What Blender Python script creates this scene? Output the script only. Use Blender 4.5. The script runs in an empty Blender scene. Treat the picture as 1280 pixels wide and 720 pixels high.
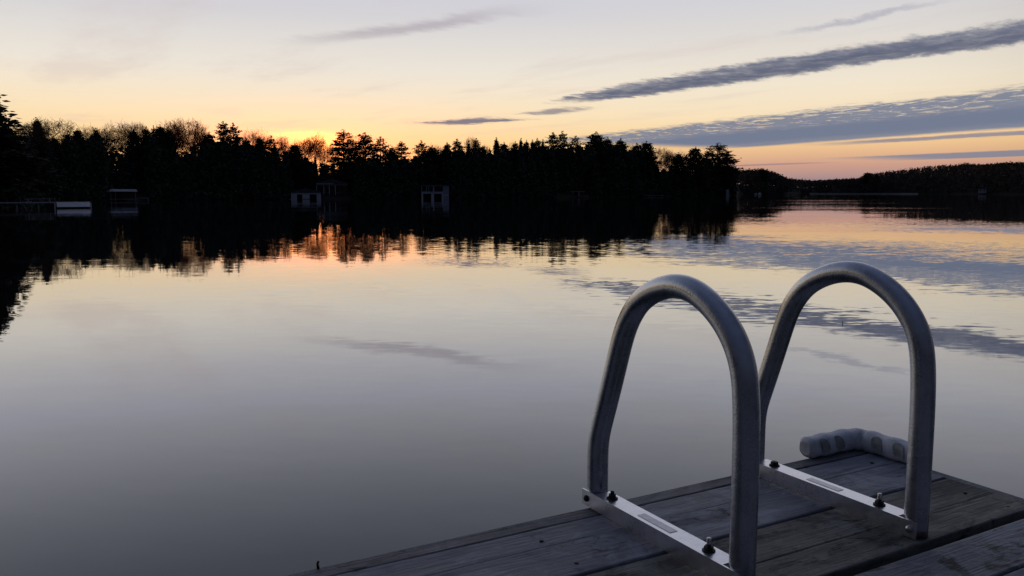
import bpy, bmesh, math, random
from mathutils import Vector, Matrix, Euler
R = math.radians
sc = bpy.context.scene
COL = sc.collection

# ------------------------------------------------------------------ camera model
F_PX, HOR = 1035.0, 241.0            # focal length in pixels of a 1280 px wide frame, horizon row
DECK_Z, CAM_Z = 0.75, 1.50           # water is z = 0
PITCH = math.atan((360.0 - HOR) / F_PX)

def ray(x, y):
    cx, cy = (x - 640.0) / F_PX, (360.0 - y) / F_PX
    return Vector((cx, math.cos(PITCH) + cy * math.sin(PITCH), -math.sin(PITCH) + cy * math.cos(PITCH)))

def az_of(x):
    r = ray(x, HOR)
    return math.atan2(r.x, r.y)

def top_z(x, y, d):
    """height of the point seen at row y at ground distance d"""
    r = ray(x, y)
    return CAM_Z + r.z * d / math.hypot(r.x, r.y)

cam_data = bpy.data.cameras.new('camera')
cam = bpy.data.objects.new('camera', cam_data); COL.objects.link(cam)
cam.location = (0, 0, CAM_Z)
cam.rotation_euler = (math.pi / 2 - PITCH, 0, 0)
cam_data.sensor_width = 36.0
cam_data.lens = 36.0 * F_PX / 1280.0
cam_data.clip_start, cam_data.clip_end = 0.05, 20000
sc.camera = cam

# ------------------------------------------------------------------ node helper
class V:
    """tiny expression wrapper round a float socket"""
    def __init__(s, nt, so): s.nt, s.so = nt, so
    def _m(s, op, *a, clamp=False):
        n = s.nt.nodes.new('ShaderNodeMath'); n.operation = op; n.use_clamp = clamp
        for i, q in enumerate(a):
            if isinstance(q, V): s.nt.links.new(q.so, n.inputs[i])
            else: n.inputs[i].default_value = q
        return V(s.nt, n.outputs[0])
    def __add__(s, o): return s._m('ADD', s, o)
    __radd__ = __add__
    def __mul__(s, o): return s._m('MULTIPLY', s, o)
    __rmul__ = __mul__
    def __sub__(s, o): return s._m('SUBTRACT', s, o)
    def __rsub__(s, o): return s._m('SUBTRACT', o, s)
    def __truediv__(s, o): return s._m('DIVIDE', s, o)
    def max(s, o): return s._m('MAXIMUM', s, o)
    def min(s, o): return s._m('MINIMUM', s, o)
    def abs(s): return s._m('ABSOLUTE', s)
    def exp(s): return s._m('EXPONENT', s)
    def sqrt(s): return s._m('SQRT', s)
    def f(s, op, *a): return s._m(op, s, *a)

def ss(a, b, x):
    """smoothstep from a to b (b may be below a)"""
    nt = x.nt
    n = nt.nodes.new('ShaderNodeMapRange'); n.interpolation_type = 'SMOOTHSTEP'; n.clamp = True
    lo, hi, t0, t1 = (a, b, 0.0, 1.0) if a < b else (b, a, 1.0, 0.0)
    nt.links.new(x.so, n.inputs['Value'])
    n.inputs['From Min'].default_value = lo; n.inputs['From Max'].default_value = hi
    n.inputs['To Min'].default_value = t0; n.inputs['To Max'].default_value = t1
    return V(nt, n.outputs['Result'])

def combine(nt, x, y, z):
    n = nt.nodes.new('ShaderNodeCombineXYZ')
    for i, q in enumerate((x, y, z)):
        if isinstance(q, V): nt.links.new(q.so, n.inputs[i])
        else: n.inputs[i].default_value = q
    return n.outputs[0]

def noise(nt, vec, scale, detail=3.0, rough=0.5, out='Fac', dist=0.0):
    n = nt.nodes.new('ShaderNodeTexNoise')
    nt.links.new(vec, n.inputs['Vector'])
    n.inputs['Scale'].default_value = scale; n.inputs['Detail'].default_value = detail
    n.inputs['Roughness'].default_value = rough; n.inputs['Distortion'].default_value = dist
    so = n.outputs[0] if out == 'Fac' else n.outputs[1]
    return V(nt, so) if out == 'Fac' else so

def mix(nt, fac, a, b, mode='MIX'):
    n = nt.nodes.new('ShaderNodeMix'); n.data_type = 'RGBA'; n.blend_type = mode
    n.clamp_result = False
    for k, q in ((0, fac), (6, a), (7, b)):
        if isinstance(q, V): nt.links.new(q.so, n.inputs[k])
        elif isinstance(q, bpy.types.NodeSocket): nt.links.new(q, n.inputs[k])
        elif k == 0: n.inputs[k].default_value = q
        else: n.inputs[k].default_value = (*q[:3], 1)
    return n.outputs[2]

def ramp(nt, fac, stops, interp='LINEAR'):
    n = nt.nodes.new('ShaderNodeValToRGB'); n.color_ramp.interpolation = interp
    nt.links.new(fac.so if isinstance(fac, V) else fac, n.inputs[0])
    el = n.color_ramp.elements
    while len(el) > 1: el.remove(el[-1])
    el[0].position = stops[0][0]; el[0].color = (*stops[0][1], 1)
    for p, c in stops[1:]:
        e = el.new(p); e.color = (*c, 1)
    return n.outputs[0]

def lin(r, g, b):
    def q(c):
        c /= 255.0
        return c / 12.92 if c <= 0.04045 else ((c + 0.055) / 1.055) ** 2.4
    return (q(r), q(g), q(b))

# ------------------------------------------------------------------ sky
SUN_AZ, SUN_EL = -13.6, 0.9

def build_sky():
    w = bpy.data.worlds.new('World'); sc.world = w; w.use_nodes = True
    nt = w.node_tree; nt.nodes.clear()
    out = nt.nodes.new('ShaderNodeOutputWorld'); bg = nt.nodes.new('ShaderNodeBackground')
    nt.links.new(bg.outputs[0], out.inputs[0])
    tc = nt.nodes.new('ShaderNodeTexCoord')
    sep = nt.nodes.new('ShaderNodeSeparateXYZ'); nt.links.new(tc.outputs['Generated'], sep.inputs[0])
    x, y, z = (V(nt, sep.outputs[i]) for i in range(3))
    el = z.f('ARCSINE') * 57.2958
    az = x.f('ARCTAN2', y) * 57.2958
    t = (el.max(0.0) / 90.0).sqrt()
    P = lambda e: math.sqrt(e / 90.0)
    high = [(15, (203, 203, 211)), (17, (197, 198, 208)), (20, (186, 189, 202)), (22.5, (176, 180, 196)), (25, (166, 172, 190)), (32, (128, 136, 160)), (42, (106, 117, 146)), (60, (86, 97, 127)), (90, (70, 80, 109))]
    west = [(0, (246, 180, 104)), (2, (248, 194, 122)), (3.5, (251, 214, 154)), (5.2, (250, 226, 186)), (6.8, (244, 229, 206)), (8, (236, 228, 215)),
            (10, (223, 219, 215)), (11.6, (212, 210, 214)), (13.5, (205, 206, 217))] + high
    right = [(0, (150, 128, 138)), (0.9, (166, 138, 140)), (1.8, (205, 158, 138)), (2.6, (230, 184, 142)), (3.4, (247, 206, 150)), (5, (248, 225, 188)),
             (7, (241, 229, 208)), (10, (222, 217, 212)), (13, (207, 208, 216))] + high
    east = [(0, (38, 40, 50)), (10, (44, 48, 62)), (40, (50, 57, 78)), (90, (70, 80, 109))]
    rw, rr, re = (ramp(nt, t, [(P(e), lin(*c)) for e, c in L]) for L in (west, right, east))
    col = mix(nt, ss(-4, 20, az), rw, rr)
    away = (az - SUN_AZ).abs()
    away = away.min(360.0 - away)
    col = mix(nt, ss(36, 84, away), col, re)
    # physical sky under the measured gradients (a small share)
    sky = nt.nodes.new('ShaderNodeTexSky'); sky.sky_type = 'NISHITA'; sky.sun_disc = False
    sky.sun_elevation = R(SUN_EL); sky.sun_rotation = R(SUN_AZ)
    sc_ = nt.nodes.new('ShaderNodeVectorMath'); sc_.operation = 'SCALE'
    nt.links.new(sky.outputs[0], sc_.inputs[0]); sc_.inputs['Scale'].default_value = 0.002
    col = mix(nt, 1.0, col, sc_.outputs[0], 'ADD')
    def lobe(a0, sa, e0, se, c, k):
        g = (((az - a0) / sa) * ((az - a0) / sa) + ((el - e0) / se) * ((el - e0) / se)) * -1.0
        n = nt.nodes.new('ShaderNodeVectorMath'); n.operation = 'SCALE'
        n.inputs[0].default_value = c
        nt.links.new((g.exp() * k).so, n.inputs['Scale'])
        return n.outputs[0]
    for a in ((-13.2, 9.0, 3.3, 1.7, (1.0, 0.10, 0.0), 0.75), (-13.4, 5.0, 3.3, 1.2, (1.0, 0.06, 0.0), 0.9),
              (-14.4, 2.0, 3.85, 0.20, (1.0, 0.46, 0.0), 0.7), (-12.8, 2.0, 3.35, 0.5, (1.0, 0.24, 0.0), 1.5)):
        col = mix(nt, 1.0, col, lobe(*a), 'ADD')
    # ---- clouds on a high flat layer: t along the streaks, n across them
    zz = z.max(0.012)
    X, Y = x / zz, y / zz
    T = X * 0.52 - Y * 0.855
    Nn = X * 0.855 + Y * 0.52
    tn = combine(nt, T, Nn, 0.0)
    big = noise(nt, combine(nt, T * 0.9, Nn * 1.3, 3.1), 1.0, 5, 0.55) - 0.5
    fine = noise(nt, combine(nt, T * 5.0, Nn * 6.0, 7.7), 1.0, 6, 0.62) - 0.5
    feather = noise(nt, combine(nt, (T + Nn * 0.5) * 7.0, (Nn - T * 0.5) * 2.6, 1.7), 1.0, 6, 0.65) - 0.5
    ripple = noise(nt, combine(nt, T * 3.6 + Nn * 2.0, Nn * 5.0, 2.2), 1.0, 7, 0.68, dist=0.6) - 0.5
    front = ss(0.0, 1.0, Y)                              # clouds of this bank lie ahead only
    def put(col, m, c, op=1.0):
        return mix(nt, m * front * op, col, lin(*c))
    # faint veils
    veil = noise(nt, combine(nt, T * 0.35, Nn * 0.9, 9.0), 1.0, 6, 0.62)
    col = put(col, ss(0.50, 0.72, veil) * ss(9.5, 6.0, Nn), (206, 186, 182), 0.30)
    nq = Nn + big * 0.35 + feather * 0.35
    m = ss(0.26, 0.02, (nq - (2.05 + (T + 5.0) * 0.45)).abs()) * ss(-5.9, -4.9, T) * ss(-3.7, -4.6, T)
    col = put(col, m, (168, 160, 170), 0.62)
    m = ss(0.13, 0.01, (nq - 4.27).abs()) * ss(-3.9, -3.3, T) * ss(-2.5, -3.0, T)
    col = put(col, m, (168, 168, 182), 0.6)
    # streak with a tail of small separate clouds
    n1 = Nn + big * 0.25 + feather * 0.50 + fine * 0.26
    hw = ss(-8.3, -5.8, T) * 0.19 + 0.165
    n1 = n1 - (T + 4.4).max(0.0) * 0.11
    d1 = (n1 - 5.38).abs() / hw
    main = ss(1.45, 0.70, d1) * ss(-8.0, -7.0, T + feather * 1.4)
    main = main * (0.96 + fine * 0.7 + feather * 0.3).min(1.0)
    col = put(col, main, (110, 115, 135), 0.97)
    core = ss(1.0, 0.2, ((n1 - 5.48).abs() / hw)) * ss(-8.0, -6.5, T) * (0.6 + fine * 1.6)
    col = put(col, core, (86, 92, 112), 0.75)
    n1b = Nn + fine * 0.50 + big * 0.25
    tail = ss(0.34, 0.06, (n1b - 5.86).abs()) * ss(-9.3, -8.9, T + feather) * ss(-7.9, -8.5, T + feather)
    col = put(col, tail, (142, 134, 142), 0.85)
    small = ss(0.52, 0.18, (n1b + fine * 0.3 - (5.76 + (T + 10.2) * 0.30)).abs()) * ss(-11.4, -10.8, T + feather * 0.8) * ss(-9.55, -10.1, T + feather * 1.2)
    col = put(col, small, (124, 118, 134), 0.95)
    # broad bank with a rippled upper edge
    n2 = Nn + big * 0.9 + fine * 0.95 + feather * 0.3 + T * 0.056 + 0.55
    bank = ss(8.45, 8.95, n2) * ss(14.1, 13.4, Nn + big * 0.4 + fine * 0.2 + (T + 10.0) * 0.10) * ss(-14.5, -12.6, T)
    holes = ss(0.02, 0.13, ripple * 1.0 + big * 0.30 + ss(9.6, 8.5, n2) * 0.04) * ss(11.0, 9.6, n2)
    bank = bank * (1.0 - holes * 0.68)
    col = put(col, bank, (124, 131, 150), 0.96)
    dark = ss(9.8, 11.0, n2) * ss(13.4, 12.2, n2)
    col = put(col, bank * dark, (104, 116, 142), 0.6)
    # thin low bars near the horizon
    m = ss(0.75, 0.25, (Nn + fine * 0.7 + big * 0.8 - 14.65).abs()) * ss(-12.5, -10.0, T)
    col = put(col, m, (134, 132, 150), 0.85)
    m = ss(2.1, 1.4, (Nn + fine * 0.8 - 22.2).abs()) * ss(-17.0, -13.8, T)
    col = put(col, m, (128, 132, 150), 0.9)
    m = ss(0.9, 0.3, (Nn + fine * 0.8 - 23.3).abs()) * ss(-25.0, -22.5, T) * ss(-17.5, -20.0, T)
    col = put(col, m, (158, 130, 136), 0.8)
    nt.links.new(col, bg.inputs[0]); bg.inputs[1].default_value = 1.0
    w.cycles.sampling_method = 'MANUAL'; w.cycles.sample_map_resolution = 1024

build_sky()

sl = bpy.data.lights.new('low_sun', 'SUN'); so = bpy.data.objects.new('low_sun', sl); COL.objects.link(so)
sl.energy = 2.0; sl.angle = R(0.5); sl.color = (1.0, 0.50, 0.20)
sd = Vector((math.sin(R(SUN_AZ)) * math.cos(R(SUN_EL)), math.cos(R(SUN_AZ)) * math.cos(R(SUN_EL)), math.sin(R(SUN_EL))))
so.rotation_euler = sd.to_track_quat('Z', 'Y').to_euler(); so.location = (0, 0, 30)

# ------------------------------------------------------------------ materials
def new_mat(name):
    m = bpy.data.materials.new(name); m.use_nodes = True
    nt = m.node_tree; b = nt.nodes['Principled BSDF']
    return m, nt, b

def texco(nt, kind='Object', per_object=True):
    tc = nt.nodes.new('ShaderNodeTexCoord'); v = tc.outputs[kind]
    if per_object:
        oi = nt.nodes.new('ShaderNodeObjectInfo')
        k = nt.nodes.new('ShaderNodeVectorMath'); k.operation = 'MULTIPLY_ADD'
        nt.links.new(oi.outputs['Random'], k.inputs[0]); k.inputs[1].default_value = (37.0, 0.0, 53.0)
        nt.links.new(v, k.inputs[2]); v = k.outputs[0]
    return v

def scaled(nt, v, s):
    m = nt.nodes.new('ShaderNodeVectorMath'); m.operation = 'MULTIPLY'
    nt.links.new(v, m.inputs[0]); m.inputs[1].default_value = s
    return m.outputs[0]

def bump(nt, b, h, dist, strength=1.0):
    n = nt.nodes.new('ShaderNodeBump'); n.inputs['Distance'].default_value = dist
    n.inputs['Strength'].default_value = strength
    nt.links.new(h.so, n.inputs['Height']); nt.links.new(n.outputs[0], b.inputs['Normal'])

def simple(name, c, rough=0.7, metal=0.0, var=0.25, scale=4.0, spec=None):
    m, nt, b = new_mat(name)
    v = texco(nt)
    n = noise(nt, v, scale, 4, 0.6)
    lo = tuple(q * (1 - var) for q in c); hi = tuple(min(1, q * (1 + var)) for q in c)
    nt.links.new(ramp(nt, n, [(0.3, lo), (0.7, hi)]), b.inputs['Base Color'])
    b.inputs['Roughness'].default_value = rough; b.inputs['Metallic'].default_value = metal
    if spec is not None: b.inputs['Specular IOR Level'].default_value = spec
    return m

M = {}
M['needles'] = simple('needles', (0.050, 0.062, 0.046), 0.9, var=0.4, scale=1.5, spec=0.1)
M['needles_warm'] = simple('needles_warm', (0.062, 0.062, 0.044), 0.9, var=0.4, scale=1.5, spec=0.1)
M['bark'] = simple('bark', (0.07, 0.055, 0.045), 0.95, var=0.4, scale=3, spec=0.1)
M['twig'] = simple('twig', (0.14, 0.085, 0.06), 0.9, var=0.3, scale=1.0, spec=0.1)
M['twig_rusty'] = simple('twig_rusty', (0.40, 0.14, 0.055), 0.9, var=0.3, scale=1.0, spec=0.1)  # twig colour with the orange sunset glow painted in
M['far_wood'] = simple('far_wood', (0.085, 0.078, 0.066), 0.95, var=0.35, scale=0.12, spec=0.05)
M['soil'] = simple('soil', (0.022, 0.02, 0.016), 0.95, var=0.4, scale=0.3, spec=0.1)
M['sand'] = simple('sand', (0.16, 0.145, 0.13), 0.9, var=0.2, scale=0.2)
M['white_paint'] = simple('white_paint', (0.50, 0.51, 0.54), 0.6, var=0.1, scale=1.5)
M['pale_siding'] = simple('pale_siding', (0.28, 0.29, 0.33), 0.7, var=0.15, scale=1.2)
M['brown_siding'] = simple('brown_siding', (0.07, 0.055, 0.045), 0.8, var=0.3, scale=1.2)
M['grey_metal_roof'] = simple('grey_metal_roof', (0.26, 0.27, 0.31), 0.5, 0.3, var=0.12, scale=0.8)
M['shingle'] = simple('shingle', (0.06, 0.06, 0.06), 0.9, var=0.3, scale=2.0)
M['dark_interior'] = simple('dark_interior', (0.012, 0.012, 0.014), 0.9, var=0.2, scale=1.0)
M['dock_timber'] = simple('dock_timber', (0.24, 0.22, 0.2), 0.85, var=0.3, scale=2.0)
M['pale_vinyl'] = simple('pale_vinyl', (0.80, 0.73, 0.68), 0.6, var=0.15, scale=1.0)
M['glass'] = simple('glass', (0.015, 0.017, 0.02), 0.06, var=0.1)
M['black_iron'] = simple('black_iron', (0.030, 0.027, 0.027), 0.55, 0.6, var=0.35, scale=120)
M['bright_steel'] = simple('bright_steel', (0.58, 0.56, 0.54), 0.28, 1.0, var=0.15, scale=200)
M['foil_sticker'] = simple('foil_sticker', (0.46, 0.45, 0.50), 0.33, 0.85, var=0.14, scale=90)

def mat_wood(name, lo, hi, mould, damp):
    m, nt, b = new_mat(name)
    v = texco(nt)
    g = noise(nt, scaled(nt, v, (2.2, 55.0, 20.0)), 1.0, 6, 0.62, dist=0.6)
    g2 = noise(nt, scaled(nt, v, (9.0, 190.0, 60.0)), 1.0, 4, 0.6)
    big = noise(nt, scaled(nt, v, (3.0, 9.0, 5.0)), 1.0, 5, 0.65)
    pat = noise(nt, scaled(nt, v, (5.0, 8.0, 5.0)), 1.3, 7, 0.72, dist=0.8)
    spk = noise(nt, scaled(nt, v, (26.0, 40.0, 30.0)), 1.4, 3, 0.6)
    base = ramp(nt, g * 0.55 + g2 * 0.25 + big * 0.35, [(0.36, lo), (0.56, tuple((a + c) / 2 for a, c in zip(lo, hi))), (0.74, hi)])
    blot = noise(nt, scaled(nt, v, (4.5, 6.5, 5.0)), 1.0, 6, 0.7, dist=1.2)
    base = mix(nt, ss(0.48, 0.60, blot) * 0.6, base, tuple(q * 1.25 for q in hi))
    base = mix(nt, ss(0.42, 0.30, blot) * 0.6, base, tuple(q * 0.55 for q in lo))
    col = mix(nt, ss(0.56 - damp, 0.70 - damp, big) * 0.55, base, tuple(q * 0.45 for q in lo))
    mm = ss(0.60 - mould, 0.72 - mould, pat + (spk - 0.5) * 0.25)
    col = mix(nt, mm * 0.9, col, (0.018, 0.019, 0.020))
    crack = ss(0.27, 0.20, noise(nt, scaled(nt, v, (1.6, 75.0, 30.0)), 1.0, 3, 0.5, dist=0.3))
    col = mix(nt, crack * 0.8, col, (0.016, 0.015, 0.015))
    vo = nt.nodes.new('ShaderNodeTexVoronoi'); vo.inputs['Scale'].default_value = 1.0
    nt.links.new(scaled(nt, v, (4.0, 9.0, 4.0)), vo.inputs['Vector'])
    knot = ss(0.14, 0.07, V(nt, vo.outputs['Distance']) + (spk - 0.5) * 0.08)
    col = mix(nt, knot * 0.8, col, (0.03, 0.028, 0.027))
    nt.links.new(col, b.inputs['Base Color'])
    rg = ss(0.3, 0.8, big) * 0.25 + 0.55
    nt.links.new(rg.so, b.inputs['Roughness'])
    b.inputs['Specular IOR Level'].default_value = 0.35
    bump(nt, b, g * 0.7 + g2 * 0.6 - crack * 1.4 + pat * 0.4, 0.0055)
    return m
M['board'] = mat_wood('weathered_board', (0.135, 0.136, 0.15), (0.35, 0.355, 0.385), 0.02, 0.05)
M['board_mossy'] = mat_wood('mouldy_board', (0.080, 0.076, 0.064), (0.23, 0.22, 0.19), 0.085, 0.10)
M['board_blotched'] = mat_wood('blotched_board', (0.12, 0.12, 0.13), (0.31, 0.31, 0.33), 0.10, 0.02)
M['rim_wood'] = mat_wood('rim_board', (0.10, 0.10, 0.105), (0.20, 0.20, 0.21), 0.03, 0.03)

def mat_alu(name, c, rough, spots):
    m, nt, b = new_mat(name)
    v = texco(nt)
    n = noise(nt, v, 40, 5, 0.6); n2 = noise(nt, v, 260, 3, 0.6); n3 = noise(nt, v, 7, 4, 0.6)
    col = ramp(nt, n * 0.5 + n3 * 0.5, [(0.3, tuple(q * (1 - spots) for q in c)), (0.7, c)])
    col = mix(nt, ss(0.62, 0.72, n2) * 0.45, col, tuple(q * 0.45 for q in c))
    nt.links.new(col, b.inputs['Base Color']); b.inputs['Metallic'].default_value = 1.0
    nt.links.new((n * 0.22 + n3 * 0.12 + (rough - 0.16)).so, b.inputs['Roughness'])
    bump(nt, b, n2 * 0.5 + n, 0.0006)
    return m
M['tube_alu'] = mat_alu('dull_aluminium', (0.62, 0.632, 0.655), 0.27, 0.34)
M['angle_alu'] = mat_alu('bright_aluminium', (0.87, 0.87, 0.91), 0.285, 0.20)

def mat_bumper():
    m, nt, b = new_mat('bumper_vinyl')
    v = texco(nt, per_object=False)
    n = noise(nt, v, 22, 5, 0.65); n2 = noise(nt, v, 120, 3, 0.6)
    col = ramp(nt, n * 0.7 + n2 * 0.3, [(0.32, (0.44, 0.44, 0.44)), (0.50, (0.72, 0.72, 0.72)), (0.75, (0.82, 0.82, 0.82))])
    col = mix(nt, ss(0.68, 0.76, n2) * 0.6, col, (0.14, 0.13, 0.11))
    nt.links.new(col, b.inputs['Base Color']); b.inputs['Roughness'].default_value = 0.65
    bump(nt, b, n2, 0.0008)
    return m
M['bumper'] = mat_bumper()
M['bumper_recess'] = simple('bumper_recess', (0.34, 0.33, 0.30), 0.85, var=0.3, scale=60)

def mat_water():
    m, nt, b = new_mat('lake_water')
    tc = nt.nodes.new('ShaderNodeTexCoord'); v = tc.outputs['Object']
    b.inputs['Base Color'].default_value = (0.016, 0.018, 0.019, 1)
    b.inputs['Roughness'].default_value = 1.0; b.inputs['Specular IOR Level'].default_value = 0.0
    def slopes(scale, size, seedz, detail, asp=0.40):
        s = scaled(nt, v, (scale * asp, scale, 1.0))
        a = nt.nodes.new('ShaderNodeVectorMath'); a.operation = 'ADD'
        nt.links.new(s, a.inputs[0]); a.inputs[1].default_value = (0, 0, seedz)
        c = noise(nt, a.outputs[0], 1.0, detail, 0.5, out='Color')
        q = nt.nodes.new('ShaderNodeVectorMath'); q.operation = 'SUBTRACT'
        nt.links.new(c, q.inputs[0]); q.inputs[1].default_value = (0.5, 0.5, 0.5)
        r = nt.nodes.new('ShaderNodeVectorMath'); r.operation = 'SCALE'
        nt.links.new(q.outputs[0], r.inputs[0])
        if isinstance(size, V): nt.links.new(size.so, r.inputs['Scale'])
        else: r.inputs['Scale'].default_value = size
        return r.outputs[0]
    patch = ss(0.42, 0.68, noise(nt, scaled(nt, v, (0.02, 0.07, 1.0)), 1.0, 4, 0.55))
    terms = [slopes(8.5, patch * 0.050 + 0.008, 1.0, 2), slopes(2.4, patch * 0.008 + 0.005, 5.0, 2), slopes(0.4, 0.006, 9.0, 1), slopes(0.09, 0.013, 13.0, 3, 0.16), slopes(0.6, patch * 0.010, 21.0, 2, 0.2)]
    acc = terms[0]
    for q in terms[1:]:
        a = nt.nodes.new('ShaderNodeVectorMath'); a.operation = 'ADD'
        nt.links.new(acc, a.inputs[0]); nt.links.new(q, a.inputs[1]); acc = a.outputs[0]
    fl = scaled(nt, acc, (0.5, 1.0, 0.0))
    a = nt.nodes.new('ShaderNodeVectorMath'); a.operation = 'ADD'
    nt.links.new(fl, a.inputs[0]); a.inputs[1].default_value = (0, 0, 1)
    nn = nt.nodes.new('ShaderNodeVectorMath'); nn.operation = 'NORMALIZE'
    nt.links.new(a.outputs[0], nn.inputs[0]); 
    gl = nt.nodes.new('ShaderNodeBsdfGlossy'); gl.inputs['Roughness'].default_value = 0.012
    gl.inputs['Color'].default_value = (0.965, 0.975, 1.0, 1)
    fr = nt.nodes.new('ShaderNodeFresnel'); fr.inputs['IOR'].default_value = 1.34
    nt.links.new(nn.outputs[0], gl.inputs['Normal']); nt.links.new(nn.outputs[0], fr.inputs['Normal'])
    g = lambda q: (q, q, q)
    k = V(nt, ramp(nt, V(nt, fr.outputs[0]), [(0, g(0)), (.1, g(.14)), (.15, g(.24)), (.2, g(.345)), (.25, g(.435)), (.3, g(.525)), (.42, g(.65)), (.7, g(.8)), (1, g(1))]))
    mx = nt.nodes.new('ShaderNodeMixShader')
    nt.links.new(k.so, mx.inputs[0]); nt.links.new(b.outputs[0], mx.inputs[1]); nt.links.new(gl.outputs[0], mx.inputs[2])
    nt.links.new(mx.outputs[0], nt.nodes['Material Output'].inputs['Surface'])
    return m
M['water'] = mat_water()

# ------------------------------------------------------------------ mesh helpers
class MB:
    def __init__(s): s.v, s.f, s.smooth = [], [], []
    def face(s, pts, smooth=False):
        i = len(s.v); s.v.extend(pts); s.f.append(tuple(range(i, i + len(pts)))); s.smooth.append(smooth)
    def grid_rings(s, rings, closed=True, cap=True, smooth=True):
        base = len(s.v); n = len(rings[0])
        for r in rings: s.v.extend(r)
        for k in range(len(rings) - 1):
            for j in range(n if closed else n - 1):
                a, b = base + k * n + j, base + k * n + (j + 1) % n
                s.f.append((a, b, b + n, a + n)); s.smooth.append(smooth)
        if cap:
            s.f.append(tuple(base + j for j in reversed(range(n)))); s.smooth.append(False)
            e = base + (len(rings) - 1) * n
            s.f.append(tuple(e + j for j in range(n))); s.smooth.append(False)
    def box(s, x0, y0, z0, x1, y1, z1):
        c = [(x0, y0, z0), (x1, y0, z0), (x1, y1, z0), (x0, y1, z0), (x0, y0, z1), (x1, y0, z1), (x1, y1, z1), (x0, y1, z1)]
        i = len(s.v); s.v.extend(c)
        for q in ((3, 2, 1, 0), (4, 5, 6, 7), (0, 1, 5, 4), (1, 2, 6, 5), (2, 3, 7, 6), (3, 0, 4, 7)):
            s.f.append(tuple(i + k for k in q)); s.smooth.append(False)
    def rod(s, a, b, r0, r1, n=3):
        a, b = Vector(a), Vector(b); d = (b - a)
        if d.length < 1e-6: return
        d.normalize(); p = d.orthogonal().normalized(); q = d.cross(p)
        r = [[c + (p * math.cos(2 * math.pi * k / n) + q * math.sin(2 * math.pi * k / n)) * w for k in range(n)] for c, w in ((a, r0), (b, r1))]
        s.grid_rings([[tuple(x) for x in y] for y in r], cap=n > 3, smooth=True)
    def lathe(s, prof, n=24, axis=2, at=(0, 0, 0), smooth=True):
        rings = []
        for r, h in prof:
            ring = []
            for k in range(n):
                a = 2 * math.pi * k / n
                p = [r * math.cos(a), r * math.sin(a)]; p.insert(axis, h)
                ring.append(tuple(p[i] + at[i] for i in range(3)))
            rings.append(ring)
        s.grid_rings(rings, smooth=smooth)
    def data(s, name, mat, bevel=0.0, seg=2):
        me = bpy.data.meshes.new(name); me.from_pydata([tuple(p) for p in s.v], [], s.f); me.update()
        me.polygons.foreach_set('use_smooth', s.smooth)
        bm = bmesh.new(); bm.from_mesh(me)
        if len(s.f) < 20000: bmesh.ops.recalc_face_normals(bm, faces=bm.faces)
        if bevel: bmesh.ops.bevel(bm, geom=bm.edges[:], offset=bevel, segments=seg, profile=0.6, affect='EDGES')
        bm.to_mesh(me); bm.free()
        me.materials.append(mat); return me
    def build(s, name, mat, parent=None, bevel=0.0, seg=2):
        return link(name, s.data(name, mat, bevel, seg), parent)

def link(name, data, parent=None):
    o = bpy.data.objects.new(name, data); COL.objects.link(o)
    if parent: o.parent = parent
    return o

def tag(o, label=None, cat=None, group=None, kind=None):
    if label: o['label'] = label
    if cat: o['category'] = cat
    if group: o['group'] = group
    if kind: o['kind'] = kind
    return o

def thing(name, label, cat, loc=(0, 0, 0), rz=0.0, group=None):
    o = bpy.data.objects.new(name, None); COL.objects.link(o); o.empty_display_size = 0.3
    o.location = loc; o.rotation_euler = (0, 0, rz)
    return tag(o, label, cat, group)

# ------------------------------------------------------------------ shoreline and ground
SHORE_PX = [(-60, 94), (0, 98), (25, 110), (45, 140), (64, 155), (150, 171), (260, 186), (360, 197), (470, 204), (560, 208), (640, 222), (720, 262),
            (800, 322), (870, 390), (912, 436), (918, 452), (926, 640), (985, 690), (1000, 1010), (1110, 1030), (1170, 980), (1280, 860)]
SHORE = [(math.degrees(az_of(x)), d) for x, d in SHORE_PX]
SHORE = [(-180, 45), (-120, 40), (-80, 45), (-50, 55)] + SHORE + [(45, 700), (60, 420), (90, 150), (120, 70), (180, 45)]

def shore(azd):
    for (a0, d0), (a1, d1) in zip(SHORE, SHORE[1:]):
        if a0 <= azd <= a1: return d0 + (d1 - d0) * (azd - a0) / (a1 - a0)
    return 45.0

LIFT = [(-1e9, -2.5), (-30, -2.5), (-4, -0.8), (0, -0.02), (1.2, 0.35), (4, 0.9), (10, 1.8), (25, 3.5), (60, 6.0), (120, 8.0), (1e9, 8.0)]
def interp(T, x):
    for (a, b), (c, d) in zip(T, T[1:]):
        if x <= c: return b + (d - b) * (x - a) / (c - a)
    return T[-1][1]
def ground(azd, d):
    off = d - shore(azd)
    z = interp(LIFT, off)
    if 17.5 < azd < 60 and off > 0:
        k = min(1.0, max(0.0, (azd - 19.5) / 10.0))
        z += k * 20.0 * min(1.0, off / 220.0)
    return z

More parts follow.
